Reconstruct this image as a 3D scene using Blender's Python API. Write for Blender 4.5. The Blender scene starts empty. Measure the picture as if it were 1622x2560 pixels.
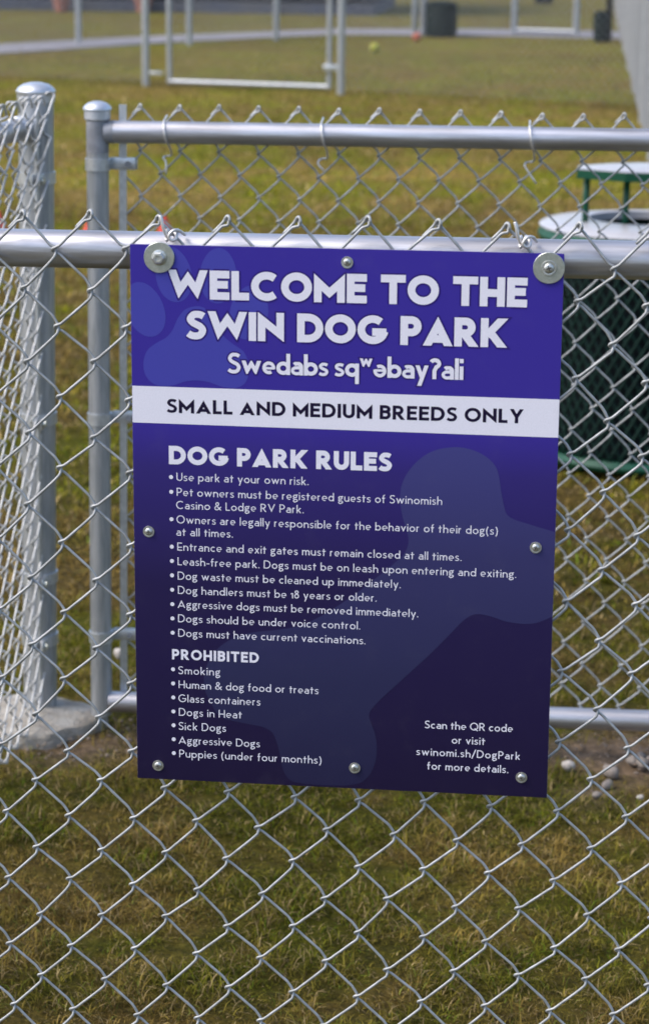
import bpy, bmesh, math, random
import numpy as np
from mathutils import Vector, Matrix
from mathutils.geometry import delaunay_2d_cdt
random.seed(7)
rng = np.random.default_rng(11)
S = bpy.context.scene
COL = S.collection
R = math.radians

# ------------------------------------------------------------------ camera
cam_d = bpy.data.cameras.new('camera'); cam = bpy.data.objects.new('camera', cam_d); COL.objects.link(cam)
YAW, PITCH, ROLL = 0.1287, 0.26134, 0.0104
cam.matrix_world = (Matrix.Translation((0.28641, -2.38406, 1.6)) @ Matrix.Rotation(YAW, 4, 'Z')
                    @ Matrix.Rotation(math.pi/2 - PITCH, 4, 'X') @ Matrix.Rotation(ROLL, 4, 'Z'))
cam_d.sensor_fit = 'VERTICAL'; cam_d.sensor_height = 36; cam_d.sensor_width = 24
cam_d.lens = 5684.9/2560*36
cam_d.clip_start = 0.05; cam_d.clip_end = 2000
cam_d.dof.use_dof = True; cam_d.dof.focus_distance = 2.74; cam_d.dof.aperture_fstop = 8.4
S.camera = cam
# ------------------------------------------------------------------ world and sun (thin high cloud)
SUN_EL, SUN_AZ = R(52), R(-112)          # azimuth from +Y towards +X
w = bpy.data.worlds.new('World'); S.world = w; w.use_nodes = True
nt = w.node_tree; bg = nt.nodes['Background']
sky = nt.nodes.new('ShaderNodeTexSky'); sky.sky_type = 'NISHITA'; sky.sun_disc = False
sky.sun_elevation = SUN_EL; sky.sun_rotation = SUN_AZ
sky.dust_density = 3.0; sky.air_density = 1.0; sky.ozone_density = 1.5
nt.links.new(sky.outputs[0], bg.inputs[0]); bg.inputs[1].default_value = 0.14
sun_d = bpy.data.lights.new('sun', 'SUN'); sun = bpy.data.objects.new('sun', sun_d); COL.objects.link(sun)
sun_d.energy = 0.95; sun_d.angle = R(24); sun_d.color = (1.0, 0.95, 0.88)
dv = Vector((math.sin(SUN_AZ)*math.cos(SUN_EL), math.cos(SUN_AZ)*math.cos(SUN_EL), math.sin(SUN_EL)))
sun.rotation_euler = dv.to_track_quat('Z', 'Y').to_euler()
S.view_settings.view_transform = 'Standard'; S.view_settings.look = 'None'
S.view_settings.exposure = 1.02; S.view_settings.gamma = 1.0
try: S.view_settings.use_curve_mapping = False
except Exception: pass
S.cycles.use_denoising = True
S.cycles.max_bounces = 6

# ------------------------------------------------------------------ helpers
def tag(o, label=None, cat=None, group=None, kind=None):
    if label: o['label'] = label
    if cat: o['category'] = cat
    if group: o['group'] = group
    if kind: o['kind'] = kind
    return o
def empty(name, loc=(0, 0, 0), rot=(0, 0, 0)):
    o = bpy.data.objects.new(name, None); COL.objects.link(o)
    o.location = loc; o.rotation_euler = rot; o.empty_display_size = .1
    return o
class MB:
    """collects quads/triangles as numpy blocks and links them as ONE mesh object"""
    def __init__(s): s.v = []; s.f = []; s.n = 0
    def add(s, V, F):
        V = np.asarray(V, float).reshape(-1, 3)
        s.v.append(V); s.f.extend([tuple(int(i)+s.n for i in f) for f in F]); s.n += len(V)
        return s
    def tube(s, P, r, n=8, cap=True, ref=(0, 1, 0)):
        P = np.asarray(P, float); m = len(P)
        T = np.gradient(P, axis=0); T /= np.linalg.norm(T, axis=1)[:, None]
        ref = np.asarray(ref, float)
        N = np.cross(T, ref); l = np.linalg.norm(N, axis=1)
        bad = l < 1e-3
        N[bad] = np.cross(T[bad], (1, 0, 0)); l = np.linalg.norm(N, axis=1)
        N /= l[:, None]
        for i in range(1, m):
            if N[i] @ N[i-1] < 0 and bad.any(): N[i] *= -1
        B = np.cross(T, N)
        a = np.arange(n)/n*2*math.pi
        rr = np.broadcast_to(np.asarray(r, float), (m,))[:, None, None]
        V = P[:, None, :] + rr*(np.cos(a)[None, :, None]*N[:, None, :] + np.sin(a)[None, :, None]*B[:, None, :])
        F = []
        for i in range(m-1):
            b = i*n
            for k in range(n):
                k2 = (k+1) % n
                F.append((b+k, b+k2, b+n+k2, b+n+k))
        if cap: F.append(tuple(range(n-1, -1, -1))); F.append(tuple((m-1)*n+k for k in range(n)))
        return s.add(V.reshape(-1, 3), F)
    def lathe(s, prof, n=24, M=None):
        V = []
        for r_, z_ in prof:
            for k in range(n):
                a = 2*math.pi*k/n; V.append((r_*math.cos(a), r_*math.sin(a), z_))
        F = []
        for i in range(len(prof)-1):
            for k in range(n):
                k2 = (k+1) % n; F.append((i*n+k, i*n+k2, (i+1)*n+k2, (i+1)*n+k))
        F.append(tuple(range(n-1, -1, -1))); F.append(tuple((len(prof)-1)*n+k for k in range(n)))
        V = np.array(V)
        if M is not None: V = (np.c_[V, np.ones(len(V))] @ np.array(M).T)[:, :3]
        return s.add(V, F)
    def box(s, c, d, M=None, bev=0):
        x, y, z = np.asarray(d)/2.0
        bm = bmesh.new(); bmesh.ops.create_cube(bm, size=1)
        for v in bm.verts: v.co = Vector((v.co.x*2*x, v.co.y*2*y, v.co.z*2*z))
        if bev: bmesh.ops.bevel(bm, geom=bm.edges[:], offset=bev, segments=2, affect='EDGES', profile=.5)
        bm.verts.index_update()
        V = np.array([v.co for v in bm.verts]) + np.asarray(c)
        F = [tuple(v.index for v in f.verts) for f in bm.faces]; bm.free()
        if M is not None: V = (np.c_[V, np.ones(len(V))] @ np.array(M).T)[:, :3]
        return s.add(V, F)
    def build(s, name, mat, parent=None, smooth=True, angle=None):
        me = bpy.data.meshes.new(name); V = np.concatenate(s.v)
        me.from_pydata(V.tolist(), [], s.f)
        if smooth: me.polygons.foreach_set('use_smooth', [True]*len(me.polygons))
        if angle:
            try: me.set_sharp_from_angle(angle=R(angle))
            except Exception: pass
        me.update(); me.materials.append(mat)
        o = bpy.data.objects.new(name, me); COL.objects.link(o)
        if parent: o.parent = parent
        return o
def fast_mesh(name, V, T, mat, parent=None, col=None, smooth=False, nside=3):
    me = bpy.data.meshes.new(name); nv, nf = len(V), len(T)
    me.vertices.add(nv); me.vertices.foreach_set('co', np.asarray(V, np.float32).ravel())
    me.loops.add(nf*nside); me.loops.foreach_set('vertex_index', np.asarray(T, np.int32).ravel())
    me.polygons.add(nf); me.polygons.foreach_set('loop_start', np.arange(0, nf*nside, nside, dtype=np.int32))
    if smooth: me.polygons.foreach_set('use_smooth', np.ones(nf, bool))
    me.update(calc_edges=True)
    if col is not None:
        a = me.color_attributes.new('col', 'FLOAT_COLOR', 'POINT')
        a.data.foreach_set('color', np.c_[col, np.ones(len(col))].astype(np.float32).ravel())
    me.materials.append(mat)
    o = bpy.data.objects.new(name, me); COL.objects.link(o)
    if parent: o.parent = parent
    return o

# ------------------------------------------------------------------ materials
def mat(name, base=(.5, .5, .5), rough=.5, metal=0., spec=.5, coat=0., coatr=.1, bump=None, vary=None, scl=(1, 1, 1)):
    """vary=(scale, dark colour, amount) blends a second colour by noise; bump=(scale, strength, distance)"""
    m = bpy.data.materials.new(name); m.use_nodes = True; n = m.node_tree; b = n.nodes['Principled BSDF']
    b.inputs['Base Color'].default_value = (*base, 1); b.inputs['Roughness'].default_value = rough
    b.inputs['Metallic'].default_value = metal; b.inputs['Specular IOR Level'].default_value = spec
    b.inputs['Coat Weight'].default_value = coat; b.inputs['Coat Roughness'].default_value = coatr
    tc = n.nodes.new('ShaderNodeTexCoord'); mp = n.nodes.new('ShaderNodeMapping')
    n.links.new(tc.outputs['Object'], mp.inputs[0]); mp.inputs['Scale'].default_value = scl
    if vary:
        t = n.nodes.new('ShaderNodeTexNoise'); t.inputs['Scale'].default_value = vary[0]; t.inputs['Detail'].default_value = 5
        n.links.new(mp.outputs[0], t.inputs[0])
        cr = n.nodes.new('ShaderNodeValToRGB'); cr.color_ramp.elements[0].position = .5-vary[3] if len(vary) > 3 else .38
        cr.color_ramp.elements[1].position = .5+vary[3] if len(vary) > 3 else .62
        n.links.new(t.outputs[0], cr.inputs[0])
        mx = n.nodes.new('ShaderNodeMix'); mx.data_type = 'RGBA'
        mu = n.nodes.new('ShaderNodeMath'); mu.operation = 'MULTIPLY'; mu.inputs[1].default_value = vary[2]
        n.links.new(cr.outputs[0], mu.inputs[0]); n.links.new(mu.outputs[0], mx.inputs[0])
        mx.inputs[6].default_value = (*base, 1); mx.inputs[7].default_value = (*vary[1], 1)
        n.links.new(mx.outputs[2], b.inputs['Base Color'])
        if metal > .3:
            mr = n.nodes.new('ShaderNodeMapRange'); mr.inputs[3].default_value = rough-.07; mr.inputs[4].default_value = rough+.12
            n.links.new(t.outputs[0], mr.inputs[0]); n.links.new(mr.outputs[0], b.inputs['Roughness'])
    if bump:
        t2 = n.nodes.new('ShaderNodeTexNoise'); t2.inputs['Scale'].default_value = bump[0]; t2.inputs['Detail'].default_value = 4
        n.links.new(mp.outputs[0], t2.inputs[0]); bn = n.nodes.new('ShaderNodeBump')
        bn.inputs['Strength'].default_value = bump[1]; bn.inputs['Distance'].default_value = bump[2]
        n.links.new(t2.outputs[0], bn.inputs['Height']); n.links.new(bn.outputs[0], b.inputs['Normal'])
    return m
M = {}
M['rail'] = mat('galvanized rail', (.60, .61, .66), .40, .8, vary=(26, (.30, .29, .30), 1.0, .22), bump=(60, .2, .002), scl=(.22, 3, 3))
M['pipe'] = mat('galvanized pipe', (.50, .52, .55), .45, .75, vary=(55, (.34, .36, .38), .9), bump=(90, .1, .001), scl=(2, 2, .25))
M['weld'] = mat('zinc paint over weld', (.24, .25, .27), .6, .4, vary=(45, (.34, .35, .38), .9), bump=(120, .3, .001))
M['wire'] = mat('galvanized wire', (.45, .462, .465), .58, .55, vary=(70, (.30, .31, .31), .8), bump=(500, .15, .0005))
M['wire_side'] = mat('weathered galvanized wire', (.60, .60, .59), .55, .45, vary=(70, (.42, .42, .41), .7))
M['wire_far'] = mat('far galvanized wire', (.37, .38, .40), .7, .2)
M['alum'] = mat('aluminium tie wire', (.78, .76, .75), .4, .7, vary=(150, (.55, .53, .52), .6))
M['cap'] = mat('cast aluminium cap', (.66, .68, .72), .38, .75, vary=(50, (.5, .52, .55), .6), bump=(160, .15, .001))
M['band'] = mat('pressed steel band', (.66, .69, .72), .38, .75, vary=(80, (.48, .5, .52), .7))
M['zinc'] = mat('zinc plated steel', (.62, .65, .62), .34, .9, vary=(220, (.47, .50, .45), .8), bump=(600, .15, .0003))
M['bolt'] = mat('zinc bolt', (.62, .64, .66), .36, .85, vary=(400, (.5, .5, .42), .8))
M['recess_shade'] = mat('dark recess', (.09, .085, .08), .6, .5)
M['concrete'] = mat('concrete footing', (.36, .34, .30), .95, vary=(22, (.24, .21, .17), .9), bump=(90, 1.0, .006))
M['green'] = mat('green thermoplastic coating', (.003, .060, .032), .42, spec=.3, coat=.15, coatr=.3, vary=(8, (.004, .075, .040), .6))
M['green_dark'] = mat('dark green coated metal', (.003, .020, .016), .45, spec=.3, vary=(8, (.004, .028, .02), .6))
M['sky_sheen_top'] = mat('lid top painted sky sheen', (.43, .43, .46), .45, coat=.3, vary=(14, (.5, .5, .52), .5))  # pale colour stands in for sky reflected on the green coating
M['liner'] = mat('dark bin liner', (.003, .007, .010), .6, spec=.2, bump=(20, .4, .01))
M['stone'] = mat('pale stone', (.23, .20, .175), .85, vary=(30, (.18, .15, .13), .9), bump=(60, .4, .003))
M['white_stone'] = mat('white stone', (.44, .41, .38), .8, vary=(50, (.33, .30, .27), .8), bump=(60, .3, .002))
M['crumb'] = mat('soil crumbs', (.24, .19, .15), .95, vary=(60, (.14, .10, .07), .9))
M['red'] = mat('red plastic', (.62, .045, .03), .5, vary=(8, (.5, .06, .03), .5))
M['cone_white'] = mat('white reflective collar', (.75, .75, .75), .4)
M['orange'] = mat('orange rubber', (.42, .11, .06), .6)
M['ball'] = mat('yellow felt', (.36, .36, .06), .95, bump=(200, .4, .002))
M['path'] = mat('grey path', (.26, .25, .27), .95, vary=(3, (.20, .19, .20), .8), bump=(60, .3, .004))
M['blue'] = mat('blue wall paint', (.075, .115, .21), .6, vary=(.8, (.06, .085, .15), .8))
M['plinth'] = mat('dark wall base', (.05, .06, .10), .8, vary=(2, (.08, .08, .09), .8))
M['roof'] = mat('grey roof', (.2, .2, .21), .8)
M['glass'] = mat('window glass', (.05, .07, .09), .08, spec=.8)
M['clay'] = mat('terracotta', (.42, .17, .12), .8, vary=(10, (.33, .14, .10), .7))
M['soil'] = mat('soil', (.06, .045, .03), .95)
M['far_green'] = mat('far green paint', (.002, .010, .010), .7, spec=.2)
M['black_post'] = mat('black post paint', (.006, .006, .010), .7, spec=.2)
M['leaf'] = mat('shrub leaf', (.05, .10, .03), .6)

def vcol_mat(name, rough, spec=.25, bump=None, noise=None, transl=0):
    m = bpy.data.materials.new(name); m.use_nodes = True; n = m.node_tree; b = n.nodes['Principled BSDF']
    a = n.nodes.new('ShaderNodeAttribute'); a.attribute_name = 'col'
    src = a.outputs['Color']
    tc = n.nodes.new('ShaderNodeTexCoord')
    for sc, lo, hi in (noise or []):
        t = n.nodes.new('ShaderNodeTexNoise'); t.inputs['Scale'].default_value = sc; t.inputs['Detail'].default_value = 6; t.inputs['Roughness'].default_value = .65
        n.links.new(tc.outputs['Object'], t.inputs[0])
        mr = n.nodes.new('ShaderNodeMapRange'); mr.inputs[1].default_value = .3; mr.inputs[2].default_value = .7
        mr.inputs[3].default_value = lo; mr.inputs[4].default_value = hi; n.links.new(t.outputs[0], mr.inputs[0])
        vm = n.nodes.new('ShaderNodeVectorMath'); vm.operation = 'SCALE'
        n.links.new(src, vm.inputs[0]); n.links.new(mr.outputs[0], vm.inputs['Scale']); src = vm.outputs[0]
    n.links.new(src, b.inputs['Base Color']); b.inputs['Roughness'].default_value = rough; b.inputs['Specular IOR Level'].default_value = spec
    if bump:
        t2 = n.nodes.new('ShaderNodeTexNoise'); t2.inputs['Scale'].default_value = bump[0]; t2.inputs['Detail'].default_value = 6
        n.links.new(tc.outputs['Object'], t2.inputs[0]); bn = n.nodes.new('ShaderNodeBump')
        bn.inputs['Strength'].default_value = bump[1]; bn.inputs['Distance'].default_value = bump[2]
        n.links.new(t2.outputs[0], bn.inputs['Height']); n.links.new(bn.outputs[0], b.inputs['Normal'])
    if transl:
        tr = n.nodes.new('ShaderNodeBsdfTranslucent'); n.links.new(src, tr.inputs[0])
        ms = n.nodes.new('ShaderNodeMixShader'); ms.inputs[0].default_value = transl
        n.links.new(b.outputs[0], ms.inputs[1]); n.links.new(tr.outputs[0], ms.inputs[2])
        n.links.new(ms.outputs[0], n.nodes['Material Output'].inputs[0])
    return m
M['ground'] = vcol_mat('lawn soil and thatch', .95, .1, bump=(35, .8, .03), noise=[(45, .55, 1.4), (3.0, .75, 1.25), (9, .8, 1.2)])
M['blade'] = vcol_mat('grass blade', .75, .1, transl=.25)

# ------------------------------------------------------------------ lawn
_ang = [(0.9, 1.7, .3), (-.6, 2.3, 1.1), (1.9, -1.1, 2.0), (2.9, 1.6, .7), (-2.2, 3.3, 4.1), (4.7, -.9, 5.0), (3.7, 5.3, 1.9), (-6.1, 3.9, .2), (7.9, 6.3, 3.3), (-5.0, -8.8, 2.2)]
def fbm(x, y, s=1., seed=0.):
    x = x*s+seed*3.1; y = y*s-seed*1.7; v = 0*x
    for k, (a, b, c) in enumerate(_ang):
        q = math.hypot(a, b)
        v = v + np.sin(a*x+b*y+c+1.3*np.sin(.7*b*x-.8*a*y+c*2+seed))/(q**.6)
    return v/2.6
def dirt(x, y):
    """worn bare soil: under the gate at the right, round the footing, thinly along the gate line"""
    d1 = np.exp(-(((x-.42)/.24)**2+((y-1.84)/.15)**2)**1.3)
    d2 = np.exp(-(((x+.76)/.17)**2+((y-1.72)/.10)**2))
    d3 = .42*np.exp(-((y-1.84)/.07)**2)*((x > -.8) & (x < .7))
    d4 = .8*np.exp(-(((x-.29)/.07)**2+((y-1.62)/.05)**2))
    return np.clip((d1+d2+d3+d4)*(1+.45*fbm(x, y, 6, 3)), 0, 1)
G1 = np.array([.100, .098, .008]); G2 = np.array([.136, .136, .006]); B1 = np.array([.225, .155, .036]); B2 = np.array([.140, .094, .026]); SOIL = np.array([.150, .105, .068])
def lawn_col(x, y):
    near = np.clip((y-1.5)/2.5, 0, 1)[:, None]
    g = np.clip(.44+.7*fbm(x, y, 1.1, 1)+.75*fbm(x, y, 4.5, 5)+.6*fbm(x, y, 13, 2), 0, 1)[:, None]
    h = np.clip(.5+.5*fbm(x, y, .8, 8), 0, 1)[:, None]
    green = G1*(1-near)+G2*near; green = green*(.85+.3*h)
    brown = (B2*(1-h)+B1*h)
    c = green*g+brown*(1-g)
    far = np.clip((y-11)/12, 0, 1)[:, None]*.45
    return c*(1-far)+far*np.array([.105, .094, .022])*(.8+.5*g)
def height(x, y):
    return .012*fbm(x, y, 1.5, 2)*np.exp(-((x*0))) * .8 - .004
def axis(lo, hi, d, far):
    a = list(np.arange(lo, hi+1e-6, d)); s = d; x = hi
    while x < far: s *= 1.35; x += s; a.append(x)
    s = d; x = lo
    while x > -far: s *= 1.35; x -= s; a.insert(0, x)
    return np.array(a)
gx, gy = axis(-3, 1.6, .06, 500), axis(.2, 5, .06, 500)
gx = np.unique(np.concatenate([gx, np.arange(-14, 4, .3)])); gy = np.unique(np.concatenate([gy, np.arange(5, 40, .3)]))
X, Y = np.meshgrid(gx, gy); X = X.ravel(); Y = Y.ravel()
fade = np.exp(-np.maximum(0, np.hypot(X, Y-5)-12)/8)
Z = height(X, Y)*fade + .012*dirt(X, Y)*fbm(X, Y, 22, 1)
nx, ny = len(gx), len(gy)
ii = (np.arange(ny-1)[:, None]*nx+np.arange(nx-1)[None, :]).ravel()
Q = np.stack([ii, ii+1, ii+nx+1, ii+nx], 1)
dd = dirt(X, Y)[:, None]
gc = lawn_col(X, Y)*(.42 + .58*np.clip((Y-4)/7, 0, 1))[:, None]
gc = gc*(1-dd)+SOIL*dd
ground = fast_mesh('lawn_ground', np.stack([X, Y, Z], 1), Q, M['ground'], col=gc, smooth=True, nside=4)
tag(ground, 'mown green and brown lawn ground of the dog park', kind='structure')

def blades(n, x0, x1, y0, y1, lmin, lmax, wd, keep=None, wedge=None):
    x = rng.uniform(x0, x1, n); y = rng.uniform(y0, y1, n)
    if wedge is not None:
        k = wedge(x, y); x = x[k]; y = y[k]
    d = dirt(x, y); k = rng.random(len(x)) > d*1.02
    ft = (x+.85)**2+(y-1.822)**2 > .135**2; k &= ft
    x = x[k]; y = y[k]; n = len(x)
    clump = np.clip(.78+.6*fbm(x, y, 9, 4)+.3*fbm(x, y, 24, 7), .3, 1.6)
    L = rng.uniform(lmin, lmax, n)*clump
    az = rng.uniform(0, 2*np.pi, n)+1.2*fbm(x, y, 5, 9); tilt = np.clip(rng.normal(R(63), R(17), n), R(8), R(86))
    dx, dy = np.cos(az), np.sin(az)
    sx, sy = -dy, dx
    z0 = height(x, y)-.004
    W = wd*rng.uniform(.6, 1.3, n)
    h1 = L*.5*np.cos(tilt*.6); r1 = L*.5*np.sin(tilt*.6)
    h2 = h1+L*.5*np.cos(np.minimum(tilt*1.35, 1.6)); r2 = r1+L*.5*np.sin(np.minimum(tilt*1.35, 1.6))
    V = np.empty((n, 5, 3))
    V[:, 0] = np.stack([x-sx*W/2, y-sy*W/2, z0], 1); V[:, 1] = np.stack([x+sx*W/2, y+sy*W/2, z0], 1)
    V[:, 2] = np.stack([x+dx*r1-sx*W*.42, y+dy*r1-sy*W*.42, z0+h1], 1); V[:, 3] = np.stack([x+dx*r1+sx*W*.42, y+dy*r1+sy*W*.42, z0+h1], 1)
    V[:, 4] = np.stack([x+dx*r2, y+dy*r2, z0+h2], 1)
    b = (np.arange(n)*5)[:, None]
    T = np.concatenate([b+np.array([[0, 1, 3]]), b+np.array([[0, 3, 2]]), b+np.array([[2, 3, 4]])])
    c = lawn_col(x, y); u = rng.random(n)[:, None]
    dry = np.array([.25, .185, .085]); c = np.where(u < .19, dry, c); c = np.where(u > .9, c*np.array([.7, 1.1, .9]), c)
    fine = np.clip(1+.55*fbm(x, y, 26, 6)+.35*fbm(x, y, 60, 3), .35, 1.8)
    c = c*(rng.uniform(.42, 1.65, n)*fine)[:, None]*1.08*(1+.25*np.clip((y-3)/6, 0, 1))[:, None]  # farther blades coloured lighter to offset the shade between them
    C = np.repeat(c[:, None, :], 5, 1)
    return V.reshape(-1, 3), T, C.reshape(-1, 3)
def wedge(x, y):     # ground within sight, widened by a good step to either side
    t = (y+2.4)
    return (x > .29-t*.33-.5) & (x < .29+t*.06+.55)
parts = [blades(330000, -2.2, 1.4, .25, 2.7, .014, .044, .0017, wedge=wedge),
         blades(170000, -4.2, 1.6, 2.7, 9.5, .025, .060, .005, wedge=wedge),
         blades(110000, -7, 2, 9.5, 24, .025, .055, .009, wedge=lambda x, y: wedge(x, y) & (rng.random(len(x)) > ((y-9.5)/14.5)**1.3))]
off = 0; Vs, Ts, Cs = [], [], []
for v, t, c in parts: Vs.append(v); Ts.append(t+off); Cs.append(c); off += len(v)
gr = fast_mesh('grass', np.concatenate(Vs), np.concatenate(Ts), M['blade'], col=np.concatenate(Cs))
tag(gr, 'short matted grass blades covering the lawn', 'grass', kind='stuff')

# path across the back of the park
near_e = [(-30, 2), (-13, 10), (-9.4, 16.2), (-6.44, 21.9), (-5.09, 24.4), (-3.4, 26.7), (-1.6, 27.0), (.3, 26.9), (8, 26.0), (40, 22)]
far_e = [(-32, 4), (-14, 12.2), (-10, 17.8), (-6.95, 23.4), (-5.4, 25.8), (-3.5, 28.0), (-1.6, 28.6), (.3, 28.5), (8, 27.6), (40, 23.6)]
mb = MB(); n = len(near_e)
mb.add([(x, y, .012) for x, y in near_e]+[(x, y, .012) for x, y in far_e]+[(x, y, -.04) for x, y in near_e]+[(x, y, -.04) for x, y in far_e],
       [(i, i+1, n+i+1, n+i) for i in range(n-1)]+[(i, 2*n+i, 2*n+i+1, i+1) for i in range(n-1)]+[(n+i, n+i+1, 3*n+i+1, 3*n+i) for i in range(n-1)])
tag(mb.build('gravel_path', M['path'], smooth=False), 'grey gravel path crossing the lawn behind the far gate', kind='structure')

def smooth_path(P, n):
    P = np.array(P, float); m = len(P); out = []
    for i in range(m-1):
        p0, p1, p2, p3 = P[max(i-1, 0)], P[i], P[i+1], P[min(i+2, m-1)]
        for k in range(n):
            t = k/n
            out.append(.5*((2*p1)+(-p0+p2)*t+(2*p0-5*p1+4*p2-p3)*t*t+(-p0+3*p1-3*p2+p3)*t**3))
    out.append(P[-1]); return np.array(out)

# ------------------------------------------------------------------ chain link
def link_wire(i, x0, z0, ph, pv, jt, jb, rng_, jit, a=.0021, hook=.0017, kz=1.):
    """one zigzag wire woven between node columns i (its left bends) and i+1 (its right bends)"""
    P = []
    def node(c, j):
        q = jit(c, j); return x0+c*ph/2+q[0], z0-j*pv/2+q[1]
    j = jb
    js = list(range(jb, jt-1, -1))       # from the bottom upwards
    for k, j in enumerate(js):
        c = i if (i+j) % 2 == 0 else i+1
        cx, cz = node(c, j)
        right = c == i+1
        s = 1 if right else -1
        if k > 0:                         # climb from previous node (px,pz) to this one
            t = np.array([.14, .34, .54, .72, .86])
            if right:   # front strand, steepening towards the right bend
                fz = .80*t+.02*t**5 if k < len(js)-1 else t*.93; yy = -a
            else:       # back strand, steep off the right bend then straight
                t = 1-t[::-1]; fz = 1-(.80*(1-t)+.02*(1-t)**5) if k > 1 and k < len(js)-1 else t*.96; yy = a
            for q, z_ in zip(t, fz):
                P.append((px+(cx-px)*q, yy, pz+(cz-pz)*z_))
        y0, y1 = (-a, a) if right else (a, -a)
        hh, hk, dz = (.0052, hook*.9, -.0016) if right else (.0024, hook*1.25, .0002)
        hh *= kz
        P += [(cx+s*hk*.30, y0, cz-hh+dz), (cx+s*hk*.90, y0*.6, cz-hh*.45+dz), (cx+s*hk*1.15, 0, cz+dz), (cx+s*hk*.90, y1*.6, cz+hh*.45+dz), (cx+s*hk*.30, y1, cz+hh+dz)]
        px, pz = cx, cz
    # knuckled ends: the wire turns back down along the strand of its neighbour
    def knuckle(P, tip, s, up):
        x, y, z_ = tip
        d = 1 if up else -1
        return [(x+s*.0008, y*.9, z_+d*.0030), (x-s*.0018, y*1.4, z_+d*.0014), (x-s*.0048, y*1.5, z_-d*.0036), (x-s*.0105, y*1.5, z_-d*.0098), (x-s*.0165, y*1.4, z_-d*.0158)]
    c_end = i if (i+js[-1]) % 2 == 0 else i+1
    cx, cz = node(c_end, js[-1]); s = 1 if c_end == i+1 else -1
    P = P[:-2]
    if s > 0: P += knuckle(P, (cx, a, cz), 1, True)
    else: P += [(cx-.0006, .0, cz+.0028), (cx+.0022, -a*1.3, cz+.0018), (cx+.003, -a*1.5, cz-.0035)]
    c_st = i if (i+js[0]) % 2 == 0 else i+1
    cx, cz = node(c_st, js[0]); s = 1 if c_st == i+1 else -1
    P = P[2:]
    P = ([(cx-s*.006, a, cz+.005), (cx-s*.001, a, cz-.002)] if s > 0 else [(cx+.0165, -a, cz+.016), (cx+.006, -a, cz+.003), (cx+.001, -a*.5, cz-.003)]) + P
    return smooth_path(P, 2)
def make_jit(amp, seed):
    def jit(c, j):
        r_ = random.Random(c*7919+j*104729+seed); return (r_.gauss(0, amp), r_.gauss(0, amp*1.3))
    return jit
def link_panel(parent, c0, c1, x0, z0, ph, pv, jt, jb, r, nside, amp, seed):
    jit = make_jit(amp, seed)
    for i in range(c0, c1):
        P = link_wire(i, x0, z0, ph, pv, jt, jb, rng, jit)
        MB().tube(P, r, nside).build('wire', M['wire'], parent)
def lathe_obj(name, prof, m, parent, loc=(0, 0, 0), rot=(0, 0, 0), n=24, angle=40):
    o = MB().lathe(prof, n).build(name, m, parent, angle=angle); o.location = loc; o.rotation_euler = rot; return o
def pipe(name, p0, p1, r, m, parent, n=28):
    p0, p1 = np.array(p0, float), np.array(p1, float)
    seg = 12
    P = [p0+(p1-p0)*t for t in np.linspace(0, 1, seg)]
    ref = (0, 1, 0) if abs((p1-p0)[1]) < .9*np.linalg.norm(p1-p0) else (1, 0, 0)
    return MB().tube(P, r, n, ref=ref).build(name, m, parent, angle=40)

PH, PV = .07446, .08184
# ---- front fence (the one that carries the sign)
ff = empty('chain_link_fence', (0, 0, 0))
tag(ff, 'nearest silver chain link fence with top rail, carrying the purple rules sign', 'fence')
link_panel(ff, -7, 31, -.31594, 1.1538, PH, PV, -3, 27, .00162, 8, .0013, 5)
pipe('top_rail', (-.83, .0275, 1.2290), (.92, .0275, 1.2455), .0206, M['rail'], ff, 40)
def coil(cx, cy, cz, ax, r, turns, a0, lead=.002, n=16):
    """helix round an axis along x (ax='x'); angle 0 points to -y, growing upwards"""
    P = []
    for k in range(int(n*turns)+1):
        a = a0+k/n*2*math.pi
        P.append((cx+lead*k/n, cy-r*math.cos(a), cz+r*math.sin(a)))
    return P
def front_tie(x, z):
    m = MB(); cz = z
    P = coil(x, .0275, cz, 'x', .0228, .62, R(60), .003)
    P = [(x-.004, -.004, cz+.028), (x-.002, -.002, cz+.022)] + P
    m.tube(P, .0019, 8, ref=(1, 0, 0))
    # hooked curl over the mesh and the free end standing up
    Q = [(x+.012, .012, cz+.020), (x+.0095, .000, cz+.0255), (x+.0055, -.0065, cz+.0275), (x+.001, -.0090, cz+.0250), (x-.001, -.0095, cz+.0200), (x+.0025, -.0085, cz+.0165), (x+.006, -.006, cz+.0185), (x+.0045, -.002, cz+.0235), (x-.002, .0005, cz+.0225), (x-.005, -.005, cz+.0180), (x-.003, -.009, cz+.0165)]
    Q = smooth_path(Q, 4); m.tube(Q, .0018, 8)
    E_ = smooth_path([(x-.003, -.007, cz+.019), (x-.0065, -.009, cz+.028), (x-.0085, -.009, cz+.037), (x-.0105, -.008, cz+.0425)], 4)
    m.tube(E_, .0018, 8)
    return m.build('tie_wire', M['alum'], ff)
front_tie(-.190, 1.2350); front_tie(.186, 1.2386)

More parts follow.
